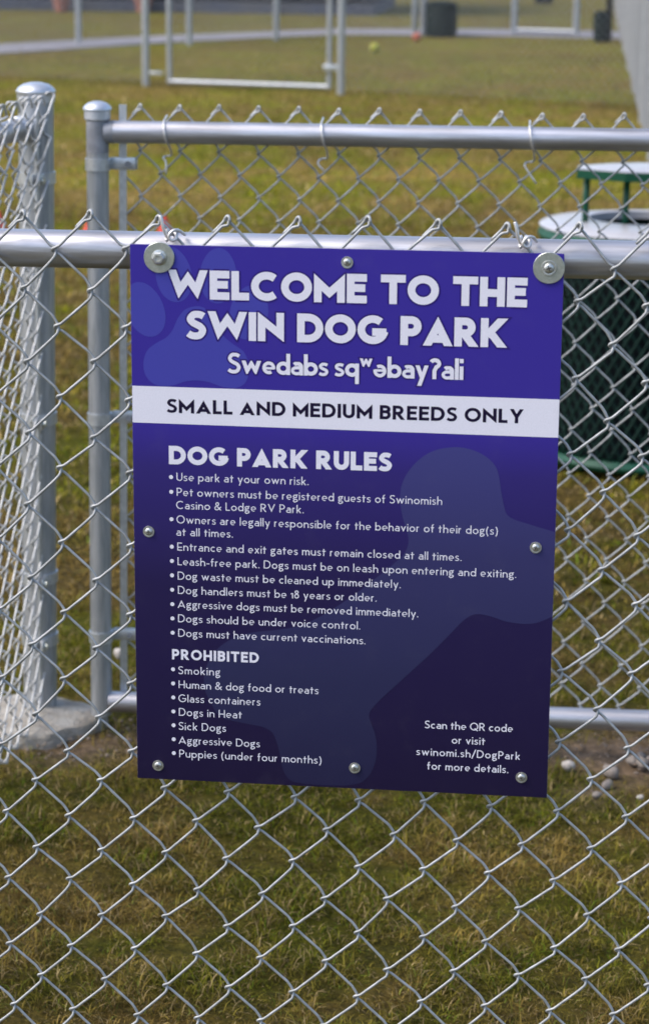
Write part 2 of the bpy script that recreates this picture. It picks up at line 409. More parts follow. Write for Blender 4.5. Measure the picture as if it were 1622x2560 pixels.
# ---- gate
gt = empty('metal_gate', (0, 0, 0))
tag(gt, 'silver tube framed chain link gate standing behind the purple sign', 'gate')
GY = 1.795
GL = [(-.687, 1.19), (-.697, .055)]
def gxl(z): return -.687-(1.19-z)/1.135*.010
pipe('gate_upright', (gxl(.038), GY, .038), (gxl(1.150), GY, 1.150), .0206, M['pipe'], gt)
pipe('gate_upright', (.60, GY+.012, .045), (.60, GY+.012, 1.24), .0206, M['pipe'], gt)
pipe('weld_collar', (gxl(1.15), GY, 1.148), (gxl(1.21), GY, 1.212), .0209, M['weld'], gt)
lathe_obj('post_cap', [(.0225, 0), (.0245, .002), (.0245, .017), (.0268, .019), (.0268, .022), (.0235, .0265), (.0165, .0318), (.008, .0342), (.001, .035)], M['cap'], gt, (gxl(1.21), GY, 1.208), n=32)
rl = empty  # (rails)
pipe('gate_top_rail', (-.655, GY, 1.1865), (.60, GY+.012, 1.1945), .0206, M['rail'], gt, 36)
pipe('rail_weld', (-.672, GY, 1.1863), (-.6545, GY, 1.1865), .0212, M['weld'], gt, 36)
pipe('gate_bottom_rail', (-.680, GY, .064), (.60, GY+.012, .0845), .0206, M['rail'], gt, 36)
# mesh hung behind the gate rails
gm_c0, gm_c1 = 0, 33
jitg = make_jit(.0007, 77)
GPV = .084
for i in range(-1, 32):
    P = link_wire(i, -.61089, 1.234, PH, GPV, 0, 28, rng, jitg)
    if i == -1: P = P[P[:, 0] > -2]
    P[:, 1] += GY+.0245+(P[:, 0]+.61)*.004
    MB().tube(P, .0019, 7).build('wire', M['wire'], gt)
pipe('tension_bar', (-.6430, GY+.020, 1.232), (-.6560, GY+.020, .062), .0001, M['band'], gt, 4)
_tb = MB(); _x0, _x1 = -.6430, -.6560
_tb.add([(x+sx*.0068, GY+.021+sy*.0025, z) for (x, z) in ((_x1, .06), (_x0, 1.235)) for sx, sy in ((-1, -1), (1, -1), (1, 1), (-1, 1))],
        [(0, 1, 5, 4), (1, 2, 6, 5), (2, 3, 7, 6), (3, 0, 4, 7), (0, 3, 2, 1), (4, 5, 6, 7)])
bpy.data.objects.remove(bpy.data.objects['tension_bar'])
_tb.build('tension_bar', M['band'], gt, smooth=False)
def tension_band(z, parent, cx, cy, r, tabx, m=M['band']):
    mb = MB(); n = 24; hh = .011
    prof = [(r+.0004, -hh), (r+.0028, -hh), (r+.0028, hh), (r+.0004, hh)]
    V, F = [], []
    for q in range(n):
        a = 2*math.pi*q/n
        for rr, zz in prof: V.append((cx+rr*math.cos(a), cy+rr*math.sin(a), z+zz))
    for q in range(n):
        q2 = (q+1) % n
        for k in range(4):
            k2 = (k+1) % 4; F.append((q*4+k, q2*4+k, q2*4+k2, q*4+k2))
    mb.add(V, F)
    mb.box((cx+(r+tabx)/2-.001, cy+.0165, z), (tabx-r+.002, .0028, hh*2), bev=.001)
    mb.box((cx+(r+tabx)/2+.001, cy+.0265, z), (tabx-r+.002, .0028, hh*2), bev=.001)
    o = mb.build('tension_band', m, parent, smooth=True, angle=30)
    b = MB().lathe([(.0001, -.0035), (.0042, -.003), (.0058, 0), (.0058, .003)], 14, Matrix.Translation((cx+tabx*.80, cy+.0135, z)) @ Matrix.Rotation(math.pi/2, 4, 'X'))
    b.build('bolt', M['weld'], o, angle=40)
    return o
for z in (1.126, .640, .200): tension_band(z, gt, gxl(z), GY, .0206, .068)
def gate_tie(x, z, tail):
    P = coil(x-.004, GY, z, 'x', .0228, .75, R(115), .004, 20)
    P = P[::-1]
    m = MB(); Q = [(x-.006, GY+.028, z+.029), (x-.005, GY+.012, z+.027)]
    a = np.linspace(R(75), R(-75), 14)
    loop = [(x-.005+.009*t/13, GY-.0228*math.cos(aa), z+.0228*math.sin(aa)) for t, aa in enumerate(a)]
    end = [(x+.005, GY+.008, z-.034), (x+.003, GY+.022, z-.044), (x-.007, GY+.030, z-.046), (x-.012, GY+.018, z-.048)] + tail
    m.tube(smooth_path(Q+loop+end, 3), .0019, 8, ref=(1, .2, 0))
    return m.build('tie_wire', M['alum'], gt)
gate_tie(-.555, 1.187, [(-.548-.012, GY+.010, 1.187-.056), (-.548-.012, GY+.008, 1.187-.078)])
gate_tie(-.262, 1.189, [(-.262-.012, GY+.012, 1.189-.055), (-.262-.001, GY+.010, 1.189-.066)])
gate_tie(.118, 1.192, [(.118-.010, GY+.012, 1.192-.055), (.118+.010, GY+.010, 1.192-.083)])

# ---- side fence running towards the camera, with its big post
sf = empty('side_fence', (0, 0, 0))
tag(sf, 'chain link side fence seen edge-on with thick capped post, far left', 'fence')
pb, pt = np.array((-.842, 1.87, -.02)), np.array((-.8225, 1.87, 1.244))
pipe('fence_post', pb, pt, .0335, M['pipe'], sf, 36)
lathe_obj('post_cap', [(.0355, -.012), (.0362, 0), (.0362, .004), (.0375, .006), (.0375, .0095), (.033, .0155), (.024, .0215), (.013, .0245), (.001, .0255)], M['cap'], sf, tuple(pt+np.array((0, 0, 0))), n=40)
pipe('top_rail', (-.846, 1.845, 1.185), (-.862, -.02, 1.195), .0206, M['rail'], sf)
lathe_obj('rail_end_cup', [(.0215, 0), (.0235, .001), (.0235, .032), (.0215, .034), (.001, .036)], M['cap'], sf, (-.846, 1.842, 1.185), (math.pi/2, 0, 0))
def side_xyz(P):   # local x runs along the fence towards the camera, local y is its depth
    Q = np.empty_like(P)
    s = np.clip(P[:, 2]/1.25, 0, 1)
    Q[:, 1] = 1.845-P[:, 0]
    Q[:, 0] = -.834+.044*s**3*np.exp(-P[:, 0]/.5)+P[:, 1]*1.0 + .004
    Q[:, 2] = P[:, 2]
    return Q
jits = make_jit(.0012, 31)
for i in range(0, 47):
    P = link_wire(i, .0, 1.250, PH, PV, 0, 30, rng, jits, a=.0062, hook=.002, kz=1.7)
    MB().tube(side_xyz(P), .0021, 7, ref=(1, 0, 0)).build('wire', M['wire_side'], sf)
def post_band(z):
    c = pb+(pt-pb)*((z+.02)/1.264)
    mb = MB(); n = 28
    V, F = [], []
    prof = [(.0340, -.011), (.0368, -.011), (.0368, .011), (.0340, .011)]
    for q in range(n):
        a = 2*math.pi*q/n
        for rr, zz in prof: V.append((c[0]+rr*math.cos(a), c[1]+rr*math.sin(a), z+zz))
    for q in range(n):
        q2 = (q+1) % n
        for k in range(4):
            k2 = (k+1) % 4; F.append((q*4+k, q2*4+k, q2*4+k2, q*4+k2))
    mb.add(V, F)
    mb.box((c[0]+.022, c[1]-.047, z), (.003, .038, .022), bev=.001); mb.box((c[0]+.008, c[1]-.047, z), (.003, .038, .022), bev=.001)
    o = mb.build('tension_band', M['band'], sf, angle=30)
    MB().lathe([(.0001, -.003), (.005, -.003), (.0062, 0), (.0062, .004)], 12, Matrix.Translation((c[0]+.026, c[1]-.055, z)) @ Matrix.Rotation(math.pi/2, 4, 'Y')).build('bolt', M['zinc'], o, angle=40)
for z in (1.09, .935, .62, .295, .165): post_band(z)
pipe('tension_bar', (-.812, 1.830, 1.215), (-.830, 1.830, .05), .0042, M['band'], sf, 8)
for y in (1.60, 1.28):
    P = smooth_path([(-.805, y+.005, 1.228)]+[(-.849+.0232*math.sin(a), y-.001*k, 1.187+.0232*math.cos(a)) for k, a in enumerate(np.linspace(.3, 5.2, 12))]+[(-.82, y-.02, 1.145), (-.802, y-.018, 1.125)], 2)
    MB().tube(P, .002, 8, ref=(0, 1, .1)).build('tie_wire', M['alum'], sf)

# concrete footing
mb = MB(); n = 40; V = []
for (rr, zz) in ((.132, -.04), (.131, .008), (.126, .017), (.10, .021), (.06, .023), (.036, .026)):
    for k in range(n):
        a = 2*math.pi*k/n; q = 1+.09*math.sin(3*a+1)+.05*math.sin(5*a+.4)+.04*math.cos(2*a)+.025*math.sin(11*a)+random.uniform(-.012, .012)
        V.append((-.850+rr*q*math.cos(a), 1.822+rr*q*math.sin(a), zz+random.uniform(-.0015, .0015)))
F = [(i*n+k, i*n+(k+1) % n, (i+1)*n+(k+1) % n, (i+1)*n+k) for i in range(5) for k in range(n)]+[tuple(5*n+k for k in range(n))]
mb.add(V, F)
ft = mb.build('concrete_footing', M['concrete'], angle=50)
tag(ft, 'rough pale concrete footing around the base of the thick left post', 'footing')

# ------------------------------------------------------------------ lettering: a stroke alphabet (cap height 1)
def arc(cx, cy, rx, ry, a0, a1, n=None):
    n = n or max(4, int(abs(a1-a0)/12))
    return [(cx+rx*math.cos(R(a0+(a1-a0)*k/n)), cy+ry*math.sin(R(a0+(a1-a0)*k/n))) for k in range(n+1)]
XH = .64
def ess(W, H, h):
    m_ = H*.525; r1 = (H-h-m_)/2; r2 = (m_-h)/2; yu = m_+r1; yl = h+r2; xl = h+.03*W; xr = W-h
    P = [(W-h*.75, yu+r1*.62), (W*.71, yu+r1*.94), (W*.49, yu+r1), (xl+.13*W, yu+r1*.80), (xl, yu+r1*.05), (xl+.12*W, yu-r1*.62), (W*.5, m_),
         (xr-.12*W, yl+r2*.62), (xr, yl-r2*.02), (xr-.13*W, yl-r2*.80), (W*.47, yl-r2), (W*.25, yl-r2*.90), (h*.55, yl-r2*.55)]
    return [tuple(q) for q in smooth_path(P, 4)]
def glyph(c, w):
    """-> (list of stroke polylines, width, (ymin,ymax) clip band)"""
    h = w/2; s = []; lo, hi = 0., 1.; a, b = -.3, 1.3
    def dx(W_, H_=1.): return h*math.hypot(W_, H_)/H_          # half horizontal width of a slanted stroke
    if c == 'A':
        W = .72+w*1.1; q = dx(W/2-w*.5); tip = 1-min(.30, h/math.sin(math.atan2(W/2-q, 1)))*.93
        sl = (W/2-q)/tip; s = [[(q-sl*.3, -.3), (W/2, tip), (W-q+sl*.3, -.3)], [(q+.25*sl, .24+.0*h), (W-q-.25*sl, .24)]]
    elif c == 'B':
        W = .50+w*.9; m_ = .54; r1 = (1-h-m_)/2; r2 = (m_-h)/2
        s = [[(h, 0), (h, 1)], [(h, 1-h), (W-.10-r1-h*.6, 1-h)]+arc(W-.10-r1-h*.6, 1-h-r1, r1+.04, r1, 90, -90)+[(h, m_)], [(h, m_), (W-r2-h, m_)]+arc(W-r2-h, h+r2, r2, r2, 90, -90)+[(h, h)]]
    elif c == 'C':
        W = .70+w; s = [arc(W*.56, .5, W*.56-h, .5-h, 48, 312)]
    elif c == 'D':
        W = .62+w*1.1; rx = W*.58; s = [[(h, 0), (h, 1)], [(h, 1-h), (W-rx, 1-h)]+arc(W-rx, .5, rx-h, .5-h, 90, -90)+[(h, h)]]
    elif c == 'E': W = .42+w; s = [[(h, 0), (h, 1)], [(h, 1-h), (W, 1-h)], [(h, .52 if w > .15 else .42), (W*.92, .52 if w > .15 else .42)], [(h, h), (W, h)]]
    elif c == 'F': W = .40+w; s = [[(h, 0), (h, 1)], [(h, 1-h), (W, 1-h)], [(h, .48), (W*.92, .48)]]
    elif c == 'G':
        W = .76+w; s = [arc(W*.52, .5, W*.52-h, .5-h, 48, 352), [(W*.50, .5-h*.6), (W-h*.2, .5-h*.6)]]
    elif c == 'H': W = .58+w; s = [[(h, 0), (h, 1)], [(W-h, 0), (W-h, 1)], [(h, .46), (W-h, .46)]]
    elif c == 'I': W = w; s = [[(h, 0), (h, 1)]]
    elif c == 'K':
        W = .52+w*1.4; q = dx(.5); s = [[(h, 0), (h, 1)], [(w*.8, .40), (W-q*.9, 1.0), (W-q*.9+.2, 1.22)], [(w*.8+.10, .42+.03), (W-q, 0), (W-q+.19, -.2)]]
        s[2] = [(w*.8+.13, .50), (W-q, -.0), (W-q+.16, -.2)]
    elif c == 'L': W = .35+w; s = [[(h, 0), (h, 1)], [(h, h), (W, h)]]
    elif c == 'M':
        W = .66+w*1.5; k = h*1.25; v = .20+h*1.0; s = [[(h, a), (h, 1-k*1.9), (W/2, v), (W-h, 1-k*1.9), (W-h, a)]]
    elif c == 'N':
        W = .62+w*1.1; k = h*1.9; s = [[(h, a), (h, 1-k), (W-h, k), (W-h, b)]]
    elif c == 'O': W = .80+w; s = [arc(W/2, .5, W/2-h, .5-h, 0, 360)+['c']]
    elif c == 'Q': W = .80+w; s = [arc(W/2, .5, W/2-h, .5-h, 0, 360)+['c'], [(W*.55, .25), (W*.95, -.05)]]; lo = -.08
    elif c in 'PR':
        W = .46+w; m_ = .44 if c == 'P' else .46; r = (1-h-m_)/2
        s = [[(h, 0), (h, 1)], [(h, 1-h), (W-r-h, 1-h)]+arc(W-r-h, 1-h-r, r, r, 90, -90)+[(h, m_)]]
        if c == 'R': q = dx(.35, .45); W2 = W+.04+w*.3; s.append([(W*.45, m_), (W2-q, 0), (W2-q+.14, -.2)]); W = W2
    elif c == 'S':
        W = .46+w*.9; s = [(ess(W, 1., h*(.93 if w > .15 else 1)), .93 if w > .15 else 1)]
    elif c == 'T': W = .50+w*1.3; s = [[(W/2, 0), (W/2, 1)], [(0, 1-h), (W, 1-h)]]
    elif c == 'U': W = .54+w; r = W/2-h; s = [[(h, 1), (h, r+h)]+arc(W/2, r+h, r, r, 180, 360)+[(W-h, 1)]]
    elif c == 'V': W = .68+w; q = dx(W/2); t = min(.3, h/math.sin(math.atan2(W/2-q, 1)))*.9; sl = (W/2-q)/(1-t); s = [[(q-sl*.2, 1.2), (W/2, t), (W-q+sl*.2, 1.2)]]
    elif c == 'W':
        W = .95+w*1.6; q = dx(.24); xb = W*.285; t = min(.32, h/math.sin(math.atan2(xb-q, 1)))*.92
        sl = (xb-q)/(1-t); s = [[(q-sl*.2, 1.2), (xb, t), (W/2, 1-t*.95), (W-xb, t), (W-q+sl*.2, 1.2)]]
    elif c == 'Y': W = .62+w*1.2; q = dx(.3, .55); s = [[(q-.1, 1.2), (W/2, .44), (W-q+.1, 1.2)], [(W/2, 0), (W/2, .46)]]
    # lower case
    elif c == 'a':
        W = .40+w; r = W/2-h*.9; hi = XH
        k_ = .80 if w > .15 else .95; m_ = .36
        s = [arc(W*.50, XH-h*k_-.17, W*.46-h, .17, 140, 90)+arc(W*.5, XH-h*k_-.17, W*.5-h, .17, 90, 0)+[(W-h, 0)],
             ([(W-h, m_)]+arc(W*.46, m_-(m_-h*k_)/2, W*.46-h*k_, (m_-h*k_)/2, 90, 270)+[(W-h, h*k_+.02)], k_)]; s[0] = (s[0], 1)
    elif c in 'bdpq':
        W = .48+w; r = XH/2-h; rx = W/2-h; hi = 1.02; lo = 0; x = h if c in 'bp' else W-h
        s = [arc(W/2, XH/2, rx, r, 0, 360)+['c'], [(x, 0), (x, 1.02)] if c in 'bd' else [(x, XH), (x, -.34)]]
        if c in 'pq': lo, hi = -.34, XH
    elif c == 'c': W = .42+w*.8; hi = XH; s = [arc(W*.56, XH/2, W*.56-h, XH/2-h, 50, 310)]
    elif c in 'eǝ':
        W = .46+w; hi = XH; y = .25
        P = arc(W/2, XH/2, W/2-h, XH/2-h, -12 if w > .15 else -4, 302)
        y = .30
        s = [(P, .86), ([(h, y), (W-h*.7, y)], .62 if w > .15 else .75)]
        if c == 'ǝ': s = [([(W-x, XH-y_) for x, y_ in q], k_) for q, k_ in s]
    elif c == 'f': W = .24+w; s = [[(W*.42, 0), (W*.42, .80)]+arc(W*.42+.13, .80, .13, .2-h, 180, 75)[1:], [(0, XH-h), (W*.95, XH-h)]]; hi = 1.0
    elif c == 'g':
        W = .40+w; hi = XH+.04; lo = -.36
        s = [arc(W*.45, XH-.20, W*.45-h, .20-h*.8, 0, 360)+['c'], [(W*.70, XH-.06), (W, XH+.02)], arc(W*.30, .17, .10, .08, 120, 250)+[(W*.62, .07)]+arc(W*.56, -.07, W*.40-h*.5, .14, 70, -90)+arc(W*.46, -.12, W*.42-h*.5, .14-.0, -90, -250)]
    elif c in 'hn': W = .42+w; r = W/2-h; hi = 1.02 if c == 'h' else XH; s = [[(h, 0), (h, 1.02 if c == 'h' else XH)], [(h, XH-h-r*.9)]+arc(W/2, XH-h-r, r, r, 165, 0)+[(W-h, 0)]]
    elif c == 'i': W = w; hi = 1; s = [[(h, 0), (h, XH)], [(h, .80), (h, .80+w*1.15)]]
    elif c == 'k': W = .36+w*1.3; hi = 1.02; s = [[(h, 0), (h, 1.02)], [(w*.8, .27), (W-h*1.3, XH-h*.2)], [(w*.8+.1, .36), (W-h*1.2, 0), (W-h*1.2+.15, -.17)]]; s[1] = s[1]; 
    elif c == 'l': W = w; hi = 1.02; s = [[(h, 0), (h, 1.02)]]
    elif c == 'm': W = .70+w; r = (W-w)/4; hi = XH; s = [[(h, 0), (h, XH)], [(h, XH-h-r)]+arc(h+r, XH-h-r, r, r, 165, 0)+[(h+2*r, 0)], [(h+2*r, XH-h-r)]+arc(h+3*r, XH-h-r, r, r, 165, 0)+[(W-h, 0)]]
    elif c == 'o': W = .50+w; hi = XH; s = [arc(W/2, XH/2, W/2-h, XH/2-h, 0, 360)+['c']]
    elif c == 'r': W = .22+w; hi = XH; s = [[(h, 0), (h, XH)], arc(h+.16, XH-h-.17, .16, .17, 175, 70)]
    elif c == 's':
        W = .32+w*.8; hi = XH; k_ = .78 if w > .15 else .85; s = [(ess(W, XH, h*k_), k_)]
    elif c == 't': W = .26+w; hi = .86; s = [[(W*.45, .86), (W*.45, 0)], [(0, XH-h), (W, XH-h)]]
    elif c == 'u': W = .42+w; r = W/2-h; hi = XH; s = [[(h, XH), (h, r+h)]+arc(W/2, r+h, r, r, 180, 360)+[(W-h, XH)], [(W-h, 0), (W-h, XH)]]
    elif c == 'v': W = .42+w; q = dx(.2, .6); s = [[(q-.08, XH+.2), (W/2, h*1.4), (W-q+.08, XH+.2)]]; hi = XH
    elif c == 'w': W = .70+w*1.4; q = dx(.16, .6); xb = W*.29; s = [[(q-.06, XH+.2), (xb, h*1.6), (W/2, XH-h*1.5), (W-xb, h*1.6), (W-q+.06, XH+.2)]]; hi = XH
    elif c == 'ʷ':
        k = .62; g_, W_, _ = glyph('w', w/k*.62); s = [([(x*k, y_*k+.50) for x, y_ in q], .70) for q in g_]; W = W_*k; lo, hi = .5, .5+XH*k
    elif c == 'x': W = .40+w; q = dx(.3, .6); s = [[(q-.1, -.17), (W-q+.1, XH+.17)], [(q-.1, XH+.17), (W-q+.1, -.17)]]; hi = XH
    elif c == 'y': W = .44+w; q = dx(.2, .6); s = [[(q-.08, XH+.22), (W/2+.01, .03)], [(W-q+.07, XH+.2), (W*.22, -.5)]]; lo, hi = -.34, XH
    elif c == 'ʔ': W = .36+w; s = [arc(W*.48, .74-h*.0, W*.46-h*.6, .26-h, 155, -70)+[(W*.44, .40), (W*.44, 0)]]
    elif c == '&': W = .62+w; s = [arc(W*.42, .76, .15, .24-h, 250, -70)[::1], [(W*.25, .62), (W-.02, 0)], arc(W*.36, .26, W*.36-h, .26-h, 110, 345), [(W*.28, .50), (W*.55, .58)], [(W*.69, .18), (W-.02, .45)]]
    elif c == '(': W = .20+w; s = [arc(.46, .38, .38, .70, 125, 235)]; lo, hi = -.22, 1.05
    elif c == ')': W = .20+w; s = [[(W-x, y_) for x, y_ in arc(.46, .38, .38, .70, 125, 235)]]; lo, hi = -.22, 1.05
    elif c == '.': W = w*1.15; s = [[(W/2, 0), (W/2, w*1.15)]]
    elif c == '-': W = .28+w*.4; s = [[(0, .30), (W, .30)]]
    elif c == '/': W = .40; s = [[(-.02, -.15), (W+.02, 1.08)]]; lo, hi = -.12, 1.05
    elif c == '1': W = .14+w; s = [[(W-h, 0), (W-h, XH+.02)], [(0, XH-.10), (W-h, XH)]]; hi = XH+.02
    elif c == '8': W = .40+w; s = [arc(W/2, .79, W*.40-h*.8, .21-h*.8, 0, 360)+['c'], arc(W/2, .29, W/2-h, .29-h, 0, 360)+['c']]
    else: W = .3
    return s, W, (lo, hi)
def ribbon(P, t):
    closed = P and P[-1] == 'c'
    if closed: P = P[:-2]
    Q = []
    for p in P:
        if not Q or math.hypot(p[0]-Q[-1][0], p[1]-Q[-1][1]) > 1e-4: Q.append(p)
    n = len(Q); L_, R_ = [], []
    for i in range(n):
        p = Q[i]
        pr = Q[i-1] if (i > 0 or closed) else None; nx_ = Q[(i+1) % n] if (i < n-1 or closed) else None
        def nrm(u, v): d = (v[0]-u[0], v[1]-u[1]); l = math.hypot(*d); return (-d[1]/l, d[0]/l)
        if pr and nx_:
            a, b = nrm(pr, p), nrm(p, nx_); m_ = (a[0]+b[0], a[1]+b[1]); l = math.hypot(*m_)
            if l < .15: m_ = a; k = t
            else: m_ = (m_[0]/l, m_[1]/l); k = min(t/max(m_[0]*a[0]+m_[1]*a[1], .12), t*5)
        else: m_ = nrm(pr, p) if pr else nrm(p, nx_); k = t
        L_.append((p[0]+m_[0]*k, p[1]+m_[1]*k)); R_.append((p[0]-m_[0]*k, p[1]-m_[1]*k))
    return [t_ for i in range(n if closed else n-1) for t_ in ([L_[i], R_[i], R_[(i+1) % n]], [L_[i], R_[(i+1) % n], L_[(i+1) % n]])]
def clip_poly(P, y, keep_below):
    out = []
    for i in range(len(P)):
        a, b = P[i], P[(i+1) % len(P)]
        ia = a[1] <= y if keep_below else a[1] >= y; ib = b[1] <= y if keep_below else b[1] >= y
        if ia: out.append(a)
        if ia != ib: t = (y-a[1])/(b[1]-a[1]); out.append((a[0]+(b[0]-a[0])*t, y))
    return out
_gc = {}
def union(polys):
    """merge overlapping polygons into one triangulated sheet"""
    V, F = [], []
    for p in polys:
        q = []
        for x in p:
            if not q or math.hypot(x[0]-q[-1][0], x[1]-q[-1][1]) > 1e-5: q.append(x)
        if len(q) > 2 and math.hypot(q[0][0]-q[-1][0], q[0][1]-q[-1][1]) < 1e-5: q.pop()
        if len(q) < 3: continue
        A_ = sum(q[i][0]*q[(i+1) % len(q)][1]-q[(i+1) % len(q)][0]*q[i][1] for i in range(len(q)))
        if abs(A_) < 1e-7: continue
        if A_ < 0: q = q[::-1]
        F.append(list(range(len(V), len(V)+len(q)))); V += [Vector(x) for x in q]
    r_ = delaunay_2d_cdt(V, [], F, 0, 1e-5)      # triangles over the hull; keep those covered by a stroke
    return [(v.x, v.y) for v in r_[0]], [tuple(f) for f, o in zip(r_[2], r_[5]) if len(o)]
def glyph_mesh(c, w, grow):
    k = (c, w, grow)
    if k not in _gc:
        s, W, (lo, hi) = glyph(c, w)
        polys = []
        for P in s:
            P, k_ = P if isinstance(P, tuple) else (P, 1)
            for q in ribbon(P, w/2*k_+grow):
                q = clip_poly(q, hi+grow, True); q = clip_poly(q, lo-grow, False) if len(q) > 2 else q
                if len(q) > 2: polys.append(q)
        _gc[k] = (*union(polys), W)
    return _gc[k]
def text_line(txt, x0, x1, base, cap, w, m, parent, layer, grow=0., name='lettering', sx=1.0, SP=.22):
    """text between x0 and x1 (mm, sign frame: x right, y down), on baseline `base`"""
    ws = [glyph(c, w)[1] if c != ' ' else None for c in txt]
    ws = [x*sx if x is not None else None for x in ws]
    tot = sum(x for x in ws if x is not None)+SP*sum(x is None for x in ws)
    gap = ((x1-x0)/cap-tot)/(len(txt)-1)
    V, F = [], []; x = 0
    for c, wd in zip(txt, ws):
        if wd is None: x += SP+gap; continue
        gv, gf, _ = glyph_mesh(c, w, grow); b = len(V)
        V += [((x0+(x+p[0]*sx)*cap)/1000, -layer, -(base-p[1]*cap)/1000) for p in gv]; F += [tuple(i+b for i in f) for f in gf]
        x += wd+gap
    TXT_GAPS.append((txt[:12], round(gap, 3)))
    return flat(name, V, F, m, parent)
TXT_GAPS = []
def flat(name, V, F, m, parent):
    me = bpy.data.meshes.new(name); me.from_pydata(V, [], F); me.update()
    # face the viewer side (-y)
    if len(me.polygons) and me.polygons[0].normal.y > 0: me.flip_normals()
    me.materials.append(m); o = bpy.data.objects.new(name, me); COL.objects.link(o); o.parent = parent
    return o
def smooth_poly(P, n=5):
    P = np.array(P, float); m = len(P); out = []
    for i in range(m):
        p0, p1, p2, p3 = P[i-1], P[i], P[(i+1) % m], P[(i+2) % m]
        for k in range(n):
            t = k/n; out.append(.5*((2*p1)+(-p0+p2)*t+(2*p0-5*p1+4*p2-p3)*t*t+(-p0+3*p1-3*p2+p3)*t**3))
    return [tuple(q) for q in out]

# ------------------------------------------------------------------ sign
SW, SH = 460.6, 605.3
sg = empty('rules_sign', (0, 0, 0))
sg.matrix_world = (Matrix.Translation((-.0004, -.0150, .9458)) @ Matrix.Rotation(.0141, 4, 'Z') @ Matrix.Rotation(-.0140, 4, 'X')
                   @ Matrix.Rotation(-.0051, 4, 'Y') @ Matrix.Translation((-SW/2000, 0, SH/2000)))
tag(sg, 'purple dog park rules sign with white lettering, bolted to the front fence', 'sign')
def print_mat(name, stops, rough=.34):
    m = bpy.data.materials.new(name); m.use_nodes = True; n = m.node_tree; b = n.nodes['Principled BSDF']
    tc = n.nodes.new('ShaderNodeTexCoord'); sx = n.nodes.new('ShaderNodeSeparateXYZ'); n.links.new(tc.outputs['Object'], sx.inputs[0])
    mr = n.nodes.new('ShaderNodeMapRange'); mr.inputs[1].default_value = 0; mr.inputs[2].default_value = -SH/1000
    n.links.new(sx.outputs[2], mr.inputs[0])
    cr = n.nodes.new('ShaderNodeValToRGB'); e = cr.color_ramp.elements
    while len(e) < len(stops): e.new(.5)
    for k, (p_, c_) in enumerate(stops): e[k].position = p_; e[k].color = (*c_, 1)
    n.links.new(mr.outputs[0], cr.inputs[0])
    t = n.nodes.new('ShaderNodeTexNoise'); t.inputs['Scale'].default_value = 900; t.inputs['Detail'].default_value = 2
    n.links.new(tc.outputs['Object'], t.inputs[0])
    t3 = n.nodes.new('ShaderNodeMapRange'); t3.inputs[3].default_value = .88; t3.inputs[4].default_value = 1.12; n.links.new(t.outputs[0], t3.inputs[0])
    vm = n.nodes.new('ShaderNodeVectorMath'); vm.operation = 'SCALE'; n.links.new(cr.outputs[0], vm.inputs[0]); n.links.new(t3.outputs[0], vm.inputs['Scale'])
    tw = n.nodes.new('ShaderNodeTexNoise'); tw.inputs['Scale'].default_value = 22; tw.inputs['Detail'].default_value = 8; tw.inputs['Roughness'].default_value = .7
    n.links.new(tc.outputs['Object'], tw.inputs[0]); rw = n.nodes.new('ShaderNodeMapRange'); rw.inputs[1].default_value = .56; rw.inputs[2].default_value = .85; rw.inputs[4].default_value = .08
    n.links.new(tw.outputs[0], rw.inputs[0]); mw = n.nodes.new('ShaderNodeMix'); mw.data_type = 'RGBA'; n.links.new(rw.outputs[0], mw.inputs[0])
    n.links.new(vm.outputs[0], mw.inputs[6]); mw.inputs[7].default_value = (.17, .155, .17, 1); n.links.new(mw.outputs[2], b.inputs['Base Color'])
    rr_ = n.nodes.new('ShaderNodeMapRange'); rr_.inputs[3].default_value = rough-.08; rr_.inputs[4].default_value = rough+.18; n.links.new(tw.outputs[0], rr_.inputs[0]); n.links.new(rr_.outputs[0], b.inputs['Roughness'])
    b.inputs['Roughness'].default_value = rough; b.inputs['Specular IOR Level'].default_value = .22
    t2 = n.nodes.new('ShaderNodeTexNoise'); t2.inputs['Scale'].default_value = 14; n.links.new(tc.outputs['Object'], t2.inputs[0])
    bn = n.nodes.new('ShaderNodeBump'); bn.inputs['Strength'].default_value = .04; bn.inputs['Distance'].default_value = .002
    n.links.new(t2.outputs[0], bn.inputs['Height']); n.links.new(bn.outputs[0], b.inputs['Normal'])
    return m
PT = (.043, .027, .300)
M['purple'] = print_mat('purple print', [(0, PT), (.32, (.043, .027, .280)), (.40, (.033, .022, .165)), (.62, (.0185, .0125, .066)), (1, (.0125, .008, .036))])
M['paw'] = print_mat('lighter paw print', [(0, (.060, .060, .365)), (.5, (.060, .060, .36)), (1, (.05, .04, .2))])
M['bone'] = print_mat('lighter bone print', [(0, (.05, .05, .22)), (.35, (.053, .053, .205)), (.55, (.037, .036, .125)), (.78, (.026, .027, .082)), (1, (.018, .017, .054))])
M['white'] = print_mat('white print', [(0, (.80, .78, .86)), (1, (.78, .77, .86))])
M['outline'] = print_mat('dark violet outline print', [(0, (.030, .014, .18)), (1, (.018, .010, .09))])
M['ink'] = print_mat('dark ink print', [(0, (.010, .005, .030)), (1, (.010, .005, .030))])
M['edge'] = mat('sign edge', (.20, .17, .24), .6, vary=(60, (.45, .44, .46), .5))
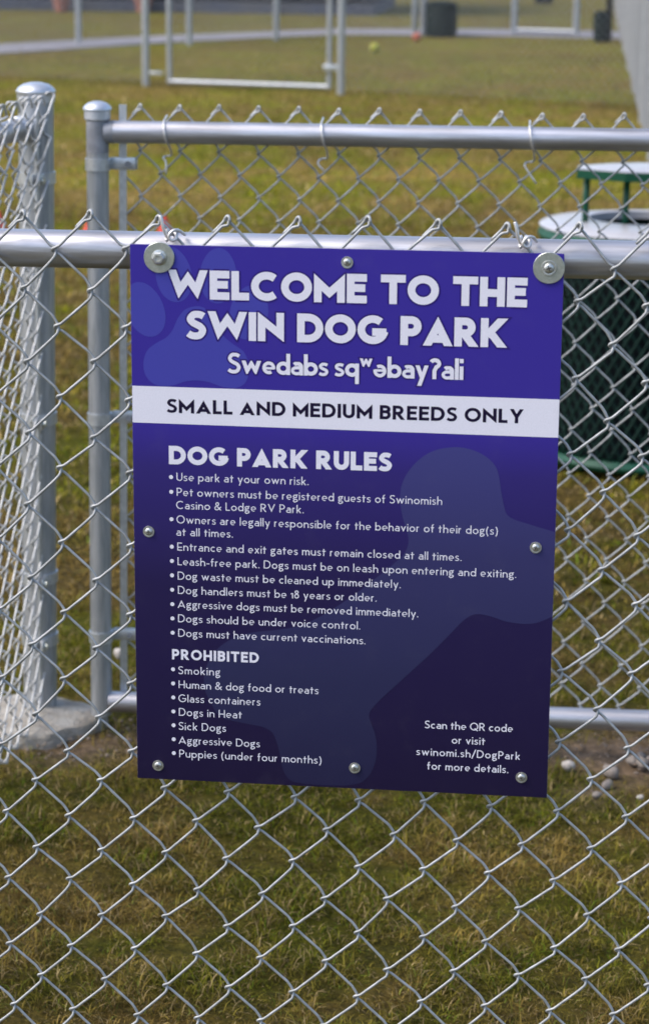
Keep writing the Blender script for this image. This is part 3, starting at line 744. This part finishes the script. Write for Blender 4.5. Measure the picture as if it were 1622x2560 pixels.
# panel
mb = MB(); mb.box((SW/2000, .0015, -SH/2000), (SW/1000, .003, SH/1000), bev=.0003)
pn = mb.build('sign_panel', M['purple'], sg, smooth=False); pn.data.materials.append(M['edge'])
for p in pn.data.polygons:
    if p.normal.y > -.9: p.material_index = 1
def sheet(name, polys, m, layer):
    V, F = union([[(x/1000, -y/1000) for x, y in p] for p in polys])
    return flat(name, [(x, -layer, y) for x, y in V], F, m, sg)
def ell(cx, cy, a, b, rot, n=40, tap=0.):
    out = []
    for k in range(n):
        t = 2*math.pi*k/n; x = a*math.cos(t)*(1+tap*math.sin(t)); y = b*math.sin(t); c_, s_ = math.cos(R(rot)), math.sin(R(rot))
        out.append((cx+x*c_-y*s_, cy+x*s_+y*c_))
    return out
def inside(P, x0, x1, y0, y1):
    P = clip_poly(P, y1, True); P = clip_poly(P, y0, False)
    P = [(y, x) for x, y in P]; P = clip_poly(P, x1, True); P = clip_poly(P, x0, False); return [(y, x) for x, y in P]
pad = [(70.5, 65.2), (59.3, 68.9), (51.1, 78.7), (45.5, 91.0), (38.1, 99.9), (26.7, 106.6), (17.7, 114.2), (13.2, 126.3), (14.2, 139.3), (20.7, 148.9), (31.3, 153.0), (45.2, 152.0), (59.0, 147.2), (71.9, 145.8), (84.9, 147.4), (97.8, 151.7), (112.3, 153.3), (123.6, 147.3), (128.1, 135.1), (127.1, 123.8), (121.9, 112.7), (110.7, 104.9), (101.0, 97.0), (94.6, 86.5), (88.2, 74.8), (80.2, 66.9)]
E1, W1 = .3, SW-.3
for P in (ell(47, 31.8, 19.5, 29.6, -9, tap=.06), ell(95, 31.8, 19.8, 29.8, 3, tap=.04), ell(15.5, 69.9, 20.5, 30.5, -20, tap=.05), ell(128.2, 70.4, 20.5, 29.6, 12, tap=.05), smooth_poly(pad)):
    sheet('paw_print', [inside(P, E1, W1, .3, 153.3)], M['paw'], .00010)
bone = [(296.0, 290.8), (292.8, 272.5), (293.8, 255.9), (300.0, 240.8), (312.6, 225.5), (328.5, 215.1), (350.8, 210.4), (370.0, 213.1), (384.5, 220.1), (394.3, 229.7), (398.5, 241.1), (401.3, 257.4), (404.1, 270.6), (407.6, 282.0), (414.9, 287.6), (429.4, 292.1), (459.0, 300.2), (470, 303), (470, 390), (458.7, 396.4), (443.7, 403.1), (429.3, 405.1), (409.9, 403.0), (393.7, 398.1), (377.5, 396.2), (364.7, 403.5), (348.8, 421.2), (328.0, 444.3), (292.5, 480.4), (271.4, 502.2), (262.4, 514.8), (263.4, 525.2), (268.6, 538.9), (270.9, 552.8), (269.9, 570.4), (264.3, 586.3), (254.4, 597.3), (242.7, 601.2), (229.3, 602.8), (205, 603.0), (186, 602.0), (174.1, 599.1), (166.3, 588.0), (162.0, 568.0), (158.3, 553.6), (153.1, 543.1), (142.8, 537.4), (125.6, 534.5), (101.4, 530.2), (91.1, 523.5), (84.2, 511.5), (78.1, 497.5), (76.8, 485.1), (79.1, 470.7), (87.7, 454.4), (98.0, 443.0), (114, 433), (134.0, 427.0), (157.0, 423.6), (181.5, 418.4), (202.7, 408.3), (225.3, 393.5), (249.9, 374.8), (266.1, 360.9), (287.0, 342.5), (298.2, 330.3), (302.6, 317.4), (300.3, 304.0)]
sheet('bone_print', [inside(smooth_poly(bone), E1, W1, 197, SH-.5)], M['bone'], .00010)
sheet('white_band', [[(E1, 153.6), (W1, 155.2), (W1, 196.6), (E1, 194.2)]], M['white'], .00018)
T1, T2, T3 = .262, .18, .108
title = [('WELCOME TO THE', 41.0, 423.2, 57.5, 31.2, T1), ('SWIN DOG PARK', 60.2, 402.8, 101.0, 31.0, T1)]
for t, a_, b_, y, c_, w_ in title:
    text_line(t, a_, b_, y, c_, w_, M['outline'], sg, .00018, grow=.060, name='letter_outline', SP=.34)
    text_line(t, a_, b_, y, c_, w_, M['white'], sg, .00028, SP=.34)
t = 'Swedabs sqʷǝbayʔali'
text_line(t, 104.8, 358.0, 137.0, 22.6, .185, M['outline'], sg, .00018, grow=.07, name='letter_outline')
text_line(t, 104.8, 358.0, 137.0, 22.6, .185, M['white'], sg, .00028)
text_line('SMALL AND MEDIUM BREEDS ONLY', 38.1, 423.1, 182.3, 15.4, .212, M['ink'], sg, .00028, sx=1.12, SP=.26)
text_line('DOG PARK RULES', 39.8, 283.3, 239.5, 20.6, .265, M['white'], sg, .00028, SP=.30)
body = [('Use park at your own risk.', 48, 193, 257.8), ('Pet owners must be registered guests of Swinomish', 48.1, 338.2, 274.8),
        ('Casino & Lodge RV Park.', 47.4, 187.9, 289.5), ('Owners are legally responsible for the behavior of their dog(s)', 47.6, 399.1, 305.8),
        ('at all times.', 47.3, 110, 319.8), ('Entrance and exit gates must remain closed at all times.', 48.2, 360.3, 336.7),
        ('Leash-free park. Dogs must be on leash upon entering and exiting.', 48.3, 419.9, 353.4), ('Dog waste must be cleaned up immediately.', 48.3, 294.8, 369.9),
        ('Dog handlers must be 18 years or older.', 48.4, 268.6, 386.3), ('Aggressive dogs must be removed immediately.', 48, 314.5, 402.4),
        ('Dogs should be under voice control.', 48.3, 250.9, 419.0), ('Dogs must have current vaccinations.', 48.3, 256.9, 435.8),
        ('Smoking', 47.9, 95.1, 479.4), ('Human & dog food or treats', 48.2, 205.3, 496.0), ('Glass containers', 47.8, 140.3, 512.3), ('Dogs in Heat', 48.2, 119.4, 528.5),
        ('Sick Dogs', 47.8, 101.4, 545.2), ('Aggressive Dogs', 47.6, 139.8, 561.7), ('Puppies (under four months)', 48.2, 209.4, 577.8)]
for t, a_, b_, y in body: text_line(t, a_, b_, y, 9.1, T3, M['white'], sg, .00028, sx=1.12)
text_line('PROHIBITED', 41.1, 138.6, 462.5, 12.0, .22, M['white'], sg, .00028)
for t, a_, b_, y in (('Scan the QR code', 323.8, 421, 530.1), ('or visit', 354, 390.8, 546.6), ('swinomi.sh/DogPark', 315, 430, 562.0), ('for more details.', 327.3, 417.3, 578.3)):
    text_line(t, a_, b_, y, 9.0, .125, M['white'], sg, .00028, sx=1.1)
for y in (253.9, 270.5, 301.4, 332.6, 348.9, 365.4, 381.9, 398.5, 415.0, 431.6, 474.2, 490.8, 507.3, 523.8, 540.2, 556.8, 573.3):
    sheet('bullet', [ell(42.0, y, 2.3, 2.3, 0, 16)], M['white'], .00028)
# fasteners
FM = Matrix.Rotation(math.pi/2, 4, 'X')
def fastener(u, v, washer, hexhead=False):
    x, z = u/1000, -v/1000; y = -.0003
    if washer:
        wsh = MB().lathe([(.0163, 0), (.0166, .0003), (.0166, .0013), (.0162, .0017), (.0058, .0017), (.0055, .0012)], 48, Matrix.Translation((x, y, z)) @ FM).build('washer', M['zinc'], sg, angle=30)
        y -= .0017
    s_ = 1.18 if washer else .92
    T_ = Matrix.Translation((x, y, z)) @ FM @ Matrix.Rotation(random.uniform(0, 1.5), 4, 'Z') @ Matrix.Scale(s_, 4)
    if hexhead:
        m_ = MB().lathe([(.0066, 0), (.0070, .0004), (.0070, .0010), (.0056, .0014)], 24, T_); m_.lathe([(.0056, .0012), (.0056, .0046), (.0048, .0054), (.003, .0055), (.0026, .0048), (.0001, .0047)], 6, T_)
        o = m_.build('bolt', M['bolt'], sg, angle=25)
    else:
        o = MB().lathe([(.0068, 0), (.0070, .0005), (.0068, .0009), (.0052, .0010), (.0046, .0008), (.0046, .0016), (.0041, .0024), (.0030, .0029), (.0016, .0031), (.0001, .0031)], 24, T_).build('screw', M['bolt'], sg, angle=60)
        rc = MB(); T2_ = T_ @ Matrix.Translation((0, 0, .0027))
        rc.box((0, 0, 0), (.0046, .0012, .0010), T2_); rc.box((0, 0, .00003), (.0012, .0046, .0010), T2_); rc.build('recess_shade', M['recess_shade'], o, smooth=False)  # solid dark cross stands in for the shade of a drive slot
for u, v in ((233.0, 14.3), (16.6, 316.3), (440.1, 318.5), (23.9, 590.1-1.2), (246.6, 580.6), (432.0, 582.5)): fastener(u, v, False)
fastener(31.7, 13.5, True, True); fastener(445.0, 15.3, True)

# ------------------------------------------------------------------ green litter receptacle behind the gate
cn = empty('litter_bin', (.358, 4.345, 0))
tag(cn, 'dark green mesh litter bin with sky sheen painted on rim and raised lid, right of the sign', 'bin')
BR = .30
lathe_obj('liner', [(BR-.035, .03), (BR-.032, .05), (BR-.03, .655), (BR-.045, .655), (BR-.045, .10), (.01, .09)], M['liner'], cn, n=40)
# expanded metal: two crossing families of slanting strands as one part
mb = MB(); nb = 60; H0, H1 = .03, .655
for k in range(nb):
    for s in (-1, 1):
        P = [(BR*math.cos(a), BR*math.sin(a), z) for a, z in ((2*math.pi*k/nb+s*1.15*(t), H0+(H1-H0)*t) for t in np.linspace(0, 1, 14))]
        P = np.array(P); P[:, :2] *= 1+s*.004
        mb.tube(P, .0042, 4, ref=(0, 0, 1))
e = mb.build('expanded_mesh', M['green_dark'], cn); e['kind'] = 'stuff'
def ring(name, r0, r1, z0, z1, m, top=None, n=48, poly=False):
    prof = [(r0, z0), (r1, z0), (r1+.008, (z0+z1)/2-.002), (r1, z1), (r0, z1)]
    V = []; F = []
    for q in range(n):
        a = 2*math.pi*(q+.5)/n
        for rr, zz in prof: V.append((rr*math.cos(a), rr*math.sin(a), zz))
    K = len(prof)
    for q in range(n):
        q2 = (q+1) % n
        for k in range(K): F.append((q*K+k, q2*K+k, q2*K+(k+1) % K, q*K+(k+1) % K))
    o = MB().add(V, F).build(name, m, cn, angle=35)
    return o
ring('rim_band', BR-.004, BR+.010, .655, .696, M['green'])
_n = 48; _V = [(q*math.cos(2*math.pi*k/_n), q*math.sin(2*math.pi*k/_n), z) for q, z in ((BR+.012, .694), (BR+.014, .699), (BR+.007, .704), (.175, .722), (.168, .718), (.17, .695)) for k in range(_n)]
MB().add(_V, [(i*_n+k, i*_n+(k+1) % _n, (i+1)*_n+(k+1) % _n, (i+1)*_n+k) for i in range(5) for k in range(_n)]).build('rim', M['sky_sheen_top'], cn, angle=40)
ring('base_ring', BR-.03, BR+.006, .02, .05, M['green'])
for x, y in ((-.178, -.10), (-.063, -.14), (.215, -.10), (.100, -.14)):
    MB().tube([(x, y, .69), (x*1.0, y, .77), (x*.99, y, .862)], .010, 10, ref=(1, 0, 0)).build('stanchion', M['green'], cn)
for k in range(4):
    a = 45+90*k; MB().box((.25*math.cos(R(a)), .25*math.sin(R(a)), .012), (.04, .04, .03), bev=.003).build('foot', M['green'], cn)
def prism(name, r, z0, z1, m, n=8, rot=0, dome=0.):
    V = [(r*math.cos(2*math.pi*(k+rot)/n), r*math.sin(2*math.pi*(k+rot)/n), z) for z in (z0, z1) for k in range(n)]
    F = [tuple(range(n-1, -1, -1))]+[(k, (k+1) % n, n+(k+1) % n, n+k) for k in range(n)]
    V += [(r*.6*math.cos(2*math.pi*(k+rot)/n), r*.6*math.sin(2*math.pi*(k+rot)/n), z1+dome) for k in range(n)]
    F += [(n+k, n+(k+1) % n, 2*n+(k+1) % n, 2*n+k) for k in range(n)]+[tuple(2*n+k for k in range(n))]
    return MB().add(V, F).build(name, m, cn, smooth=False)
for nm, z0, z1, mt, dm, rr in (('lid_edge', .850, .875, 'green', 0, .255), ('lid_top', .8755, .878, 'sky_sheen_top', .010, .252)):
    o = prism(nm, rr, z0, z1, M[mt], rot=.5, dome=dm)
    for v in o.data.vertices: v.co.y = v.co.y*.44-.13; v.co.x += .03
# ------------------------------------------------------------------ small things on the grass
def cone(x, y, h, label, lean=0.):
    t = empty('marker_cone', (x, y, .0), (lean, 0, 0)); tag(t, label, 'cone', 'red marker cones on the lawn')
    lathe_obj('cone_body', [(.36*h, .012), (.34*h, .03), (.05*h, h-.01), (.035*h, h), (.01*h, h)], M['red'], t, n=24)
    MB().box((0, 0, .008), (.95*h, .95*h, .018), bev=.005).build('cone_base', M['red'], t)
    return t
cone(-2.16, 8.00, .225, 'small red cone peeking out left of the gate upright')
cone(-1.83, 8.05, .190, 'small red cone just above the sign\'s top left corner')
cone(-2.60, 7.95, .20, 'small red cone behind the edge-on side fence, leftmost')
def stone(x, y, r, label, m, sq=.7, grp=None):
    bm = bmesh.new(); bmesh.ops.create_icosphere(bm, subdivisions=2, radius=1); sd = random.random()*9
    for v in bm.verts:
        c = v.co.copy(); k = 1+.16*math.sin(3*c.x+sd)+.13*math.sin(4*c.y+2*sd)+.1*math.sin(5*c.z+sd)
        v.co = Vector((c.x*r*k*1.0, c.y*r*k*.8, c.z*r*k*sq))
    me = bpy.data.meshes.new('stone'); bm.to_mesh(me); bm.free(); me.polygons.foreach_set('use_smooth', [True]*len(me.polygons))
    me.materials.append(m); o = bpy.data.objects.new('stone', me); COL.objects.link(o); o.location = (x, y, r*sq*.22); o.rotation_euler = (0, 0, random.uniform(0, 6))
    return tag(o, label, 'stone', grp)
SG = 'stones on the bare soil by the gate'
stone(.2275, 1.745, .0145, 'white oval pebble on the grass just right of the sign edge', M['white_stone'], .75, SG)
stone(.309, 1.725, .017, 'largest grey stone half sunk at the front edge of the bare soil', M['stone'], .8, SG)
stone(.305, 1.655, .013, 'grey brown stone on the soil below the largest grey stone', M['stone'], .8, SG)
stone(.287, 1.607, .011, 'pale flat stone, nearest of the stones to the front fence', M['stone'], .6, SG)
stone(.366, 1.606, .007, 'tiny pale stone alone on the grass near the right frame edge', M['white_stone'], .8, SG)
stone(.352, 1.79, .014, 'pale stone at the left end of the stone heap under the gate', M['stone'], .8, SG)
stone(.371, 1.775, .016, 'pale stone in the middle of the stone heap under the gate', M['stone'], .8, SG)
stone(.392, 1.80, .015, 'pale stone at the right end of the stone heap under the gate', M['stone'], .8, SG)
stone(.368, 1.815, .012, 'stone at the back of the stone heap, closest to the gate rail', M['stone'], .8, SG)
stone(-.764, 2.272, .016, 'white stone on the grass seen between gate upright and tension bar', M['white_stone'], .9)
V, T, off = [], [], 0
bm = bmesh.new(); bmesh.ops.create_icosphere(bm, subdivisions=1, radius=1); iv = np.array([v.co for v in bm.verts]); bm.verts.index_update(); it = np.array([[v.index for v in f.verts] for f in bm.faces]); bm.free()
x = rng.uniform(.1, .8, 2600); y = rng.uniform(1.45, 2.15, 2600); k = dirt(x, y) > rng.uniform(.45, 1.6, 2600); x = x[k]; y = y[k]
x2 = rng.uniform(-.95, -.55, 500); y2 = rng.uniform(1.5, 2., 500); k = (dirt(x2, y2) > .4) & ((x2+.84)**2+(y2-1.83)**2 > .13**2); x = np.r_[x, x2[k]]; y = np.r_[y, y2[k]]
for a_, b_ in zip(x, y):
    r_ = rng.gamma(2., .0009)+.0010; V.append(iv*np.array([r_*rng.uniform(.8, 1.4), r_, r_*.7])+np.array([a_, b_, r_*.3+.002])); T.append(it+off); off += len(iv)
gv = fast_mesh('gravel', np.concatenate(V), np.concatenate(T), M['crumb']); tag(gv, 'loose gravel crumbs scattered over the bare soil', 'gravel', kind='stuff')
def ball(name, x, y, r, label, m):
    bm = bmesh.new(); bmesh.ops.create_uvsphere(bm, u_segments=20, v_segments=12, radius=r); me = bpy.data.meshes.new(name); bm.to_mesh(me); bm.free()
    me.polygons.foreach_set('use_smooth', [True]*len(me.polygons)); me.materials.append(m); o = bpy.data.objects.new(name, me); COL.objects.link(o); o.location = (x, y, r)
    return tag(o, label, 'ball')
ball('ball', -2.53, 23.3, .055, 'yellow ball lying on the far lawn', M['ball'])
ball('ball', -2.27, 25.6, .055, 'orange ball lying on the far lawn beside the dark green bin', M['orange'])

# ------------------------------------------------------------------ far fences (mesh wires a pixel or less wide: one part each)
def far_mesh(p0, p1, h, parent, r=.0026, z0=.04):
    p0 = np.array(p0, float); p1 = np.array(p1, float); L = np.linalg.norm(p1-p0); d = (p1-p0)/L; nrm = np.array([-d[1], d[0]])
    nw = max(1, int(L/.0365)); nr = int((h-z0)/.0365)
    i = np.arange(nw); j = np.arange(nr)
    xs = (i[:, None]+((i[:, None]+j[None, :]) % 2))*L/nw; zs = z0+j[None, :]*(h-z0)/(nr-1)+0*xs
    C = np.stack([p0[0]+d[0]*xs, p0[1]+d[1]*xs, zs], -1)           # nw,nr,3
    offs = [np.array([d[0]*r, d[1]*r, 0]), np.array([-d[0]*r*.5+nrm[0]*r*.87, -d[1]*r*.5+nrm[1]*r*.87, 0]), np.array([-d[0]*r*.5-nrm[0]*r*.87, -d[1]*r*.5-nrm[1]*r*.87, 0])]
    V = np.stack([C+o for o in offs], 2).reshape(-1, 3)
    base = ((i[:, None]*nr+j[None, :-1])*3).ravel()
    Q = np.concatenate([np.stack([base+a, base+(a+1) % 3, base+3+(a+1) % 3, base+3+a], 1) for a in range(3)])
    o = fast_mesh('chain_link', V, Q, M['wire_far'], parent, nside=4); o['kind'] = 'stuff'; return o
def far_post(x, y, h, parent, r=.03):
    pipe('fence_post', (x, y, -.02), (x, y, h), r, M['pipe'], parent, 16)
    lathe_obj('post_cap', [(r*1.08, -.01), (r*1.12, .004), (r*.9, .016), (.001, .024)], M['cap'], parent, (x, y, h), n=14)
f1 = empty('chain_link_fence', (-6, 18.3, 0)); f1.location = (0, 0, 0)
tag(f1, 'far chain link fence running left from the distant gate', 'fence')
far_mesh((-9.5, 19.4), (-4.0, 17.97), 1.2, f1)
for x, y in ((-8.9, 19.25), (-6.45, 18.6), (-4.0, 17.95)): far_post(x, y, 1.25, f1, .033)
pipe('top_rail', (-9.5, 19.4, 1.19), (-4.0, 17.95, 1.19), .0206, M['pipe'], f1, 12)
f2 = empty('chain_link_fence', (0, 0, 0))
tag(f2, 'far chain link fence running right from the distant gate to the corner post', 'fence')
far_mesh((-2.19, 17.53), (.37, 16.62), 1.2, f2)
far_post(-2.19, 17.55, 1.25, f2, .033); pipe('top_rail', (-2.19, 17.55, 1.19), (.37, 16.6, 1.19), .0206, M['pipe'], f2, 12)
g2 = empty('metal_gate', (0, 0, 0)); tag(g2, 'distant closed tube gate in the far fence, upper left of the photo', 'gate')
ga, gb = (-3.77, 17.88), (-2.30, 17.62)
for q in (ga, gb): pipe('gate_upright', (*q, .04), (*q, 1.2), .024, M['pipe'], g2, 14)
pipe('gate_bottom_rail', (*ga, .052), (*gb, .052), .024, M['pipe'], g2, 14); pipe('gate_top_rail', (*ga, 1.18), (*gb, 1.18), .024, M['pipe'], g2, 14)
far_mesh(ga, gb, 1.2, g2, z0=.08)
for z in (.22, 1.1):
    MB().box((-3.9, 17.92, z-.1), (.12, .02, .03), bev=.004).build('hinge', M['band'], g2); MB().box((-2.28, 17.6, z), (.14, .03, .05), bev=.004).build('latch', M['band'], g2)
f3 = empty('chain_link_fence', (0, 0, 0)); tag(f3, 'pale chain link fence receding along the right edge', 'fence')
far_mesh((.50, 9.5), (0, 35.6), 1.2, f3, r=.0012)
pipe('top_rail', (.50, 9.5, 1.19), (0, 35.6, 1.19), .0206, M['pipe'], f3, 12)
for y in (12.7, 15.4, 18.4, 21.4, 24.4, 27.4, 30.4): far_post(.50-(y-9.5)*.01916+.025, y, 1.26, f3, .035)
f4 = empty('chain_link_fence', (0, 0, 0)); tag(f4, 'farthest chain link fence beside the gravel path, upper left', 'fence')
pl = [(-9.0, 23.0), (-6.02, 23.8), (-4.78, 24.1), (-3.96, 25.4), (-2.42, 26.9)]
for a_, b_ in zip(pl[:-1], pl[1:]): far_mesh(a_, b_, 1.2, f4); pipe('top_rail', (*a_, 1.19), (*b_, 1.19), .0206, M['pipe'], f4, 10)
for x, y in pl: far_post(x, y, 1.25, f4, .036)
g3 = empty('metal_gate', (0, 0, 0)); tag(g3, 'small distant gate frame between the dark bin and the dark post', 'gate')
ga, gb = (-1.195, 27.45), (-.40, 27.25)
for q in (ga, gb): pipe('gate_upright', (*q, .0), (*q, 1.25), .042, M['pipe'], g3, 14)
pipe('gate_bottom_rail', (*ga, .06), (*gb, .06), .03, M['pipe'], g3, 12); pipe('gate_top_rail', (*ga, 1.2), (*gb, 1.2), .03, M['pipe'], g3, 12)
far_mesh(ga, gb, 1.2, g3, z0=.1)
f5 = empty('chain_link_fence', (0, 0, 0)); tag(f5, 'farthest chain link fence behind the dark green bin', 'fence')
far_mesh((-2.42, 26.95), (-1.28, 27.5), 1.2, f5); far_mesh((-.31, 27.25), (.10, 27.2), 1.2, f5)
far_post(-2.32, 27.05, 1.25, f5, .045)
pipe('top_rail', (-2.42, 26.95, 1.19), (-1.28, 27.5, 1.19), .0206, M['pipe'], f5, 10)
# distant bin
db = empty('litter_bin', (-2.07, 26.75, 0)); tag(db, 'distant dark green bin standing by the gravel path', 'bin')
lathe_obj('bin_body', [(.17, 0), (.195, .01), (.2, .36), (.19, .38)], M['far_green'], db, n=24)
lathe_obj('lid', [(.205, .38), (.21, .40), (.16, .43), (.01, .445)], M['far_green'], db, n=24)
# dog waste station
ds = empty('waste_station', (-.04, 26.3, 0)); tag(ds, 'black post with dark green waste can, far right', 'waste station')
pipe('post', (.02, 26.35, 0), (.02, 26.35, 1.6), .04, M['black_post'], ds, 12)
lathe_obj('waste_can', [(.06, .0), (.085, .02), (.095, .30), (.075, .36), (.01, .38)], M['far_green'], ds, (-.075, 26.2, .0), n=20)
for o in ds.children: o.matrix_parent_inverse = Matrix.Translation((.04, -26.3, 0))
MBx = MB().box((.02, 26.29, 1.2), (.25, .08, .35), bev=.01); o = MBx.build('bag_dispenser', M['far_green'], ds); o.matrix_parent_inverse = Matrix.Translation((.04, -26.3, 0))
# low blue building and pots
bl = empty('blue_building', (0, 0, 0)); tag(bl, 'long low blue building along the back of the park', 'building')
def wall_box(name, c, d, m): return MB().box(c, d, bev=.01).build(name, m, bl, smooth=False)
wall_box('plinth', (-11, 33.55, .04), (15, 3.1, .22), M['plinth'])
wall_box('wall', (-11, 33.6, 1.45), (14.96, 3.0, 2.4), M['blue'])
wall_box('roof', (-11, 33.6, 2.75), (15.6, 3.7, .16), M['roof'])
for x in (-16.5, -13.5, -10.5, -7.5, -5.2):
    wall_box('window', (x, 32.10, 1.6), (1.1, .06, .9), M['glass'])
def pot(x, y, h, label):
    t = empty('plant_pot', (x, y, 0)); tag(t, label, 'pot', 'terracotta pots by the blue building')
    lathe_obj('pot', [(.09, 0), (.14, h*.85), (.155, h*.86), (.155, h), (.13, h), (.12, h*.9), (.01, h*.9)], M['clay'], t, n=20)
    lathe_obj('soil', [(.119, h*.9), (.01, h*.93)], M['soil'], t, n=16)
    mb = MB()
    for k in range(60):
        a = random.uniform(0, 6.28); e_ = random.uniform(.3, 1.4); l = random.uniform(.12, .26)
        p = np.array([math.cos(a)*math.cos(e_), math.sin(a)*math.cos(e_), math.sin(e_)])*l+np.array([0, 0, h*.9]); s_ = np.array([-math.sin(a), math.cos(a), 0])*.02
        mb.add([(0, 0, h*.9), p*.6+s_+np.array([0, 0, h*.36]), p, p*.6-s_+np.array([0, 0, h*.36])], [(0, 1, 2, 3)])
    f_ = mb.build('foliage', M['leaf'], t, smooth=False)
pot(-8.15, 31.6, .26, 'terracotta pot in front of the blue building, left')
pot(-6.95, 32.0-.2, .24, 'terracotta pot in front of the blue building beside the gate post')
tb = empty('planter_tub', (-1.19, 37.2, 0)); tag(tb, 'dark round tub on the far grass above the small gate', 'planter')
lathe_obj('tub', [(.15, 0), (.19, .30), (.2, .32), (.17, .32), (.16, .28), (.01, .28)], M['black_post'], tb, n=20)
lathe_obj('soil', [(.155, .281), (.01, .29)], M['soil'], tb, n=16)
print('gaps', TXT_GAPS)
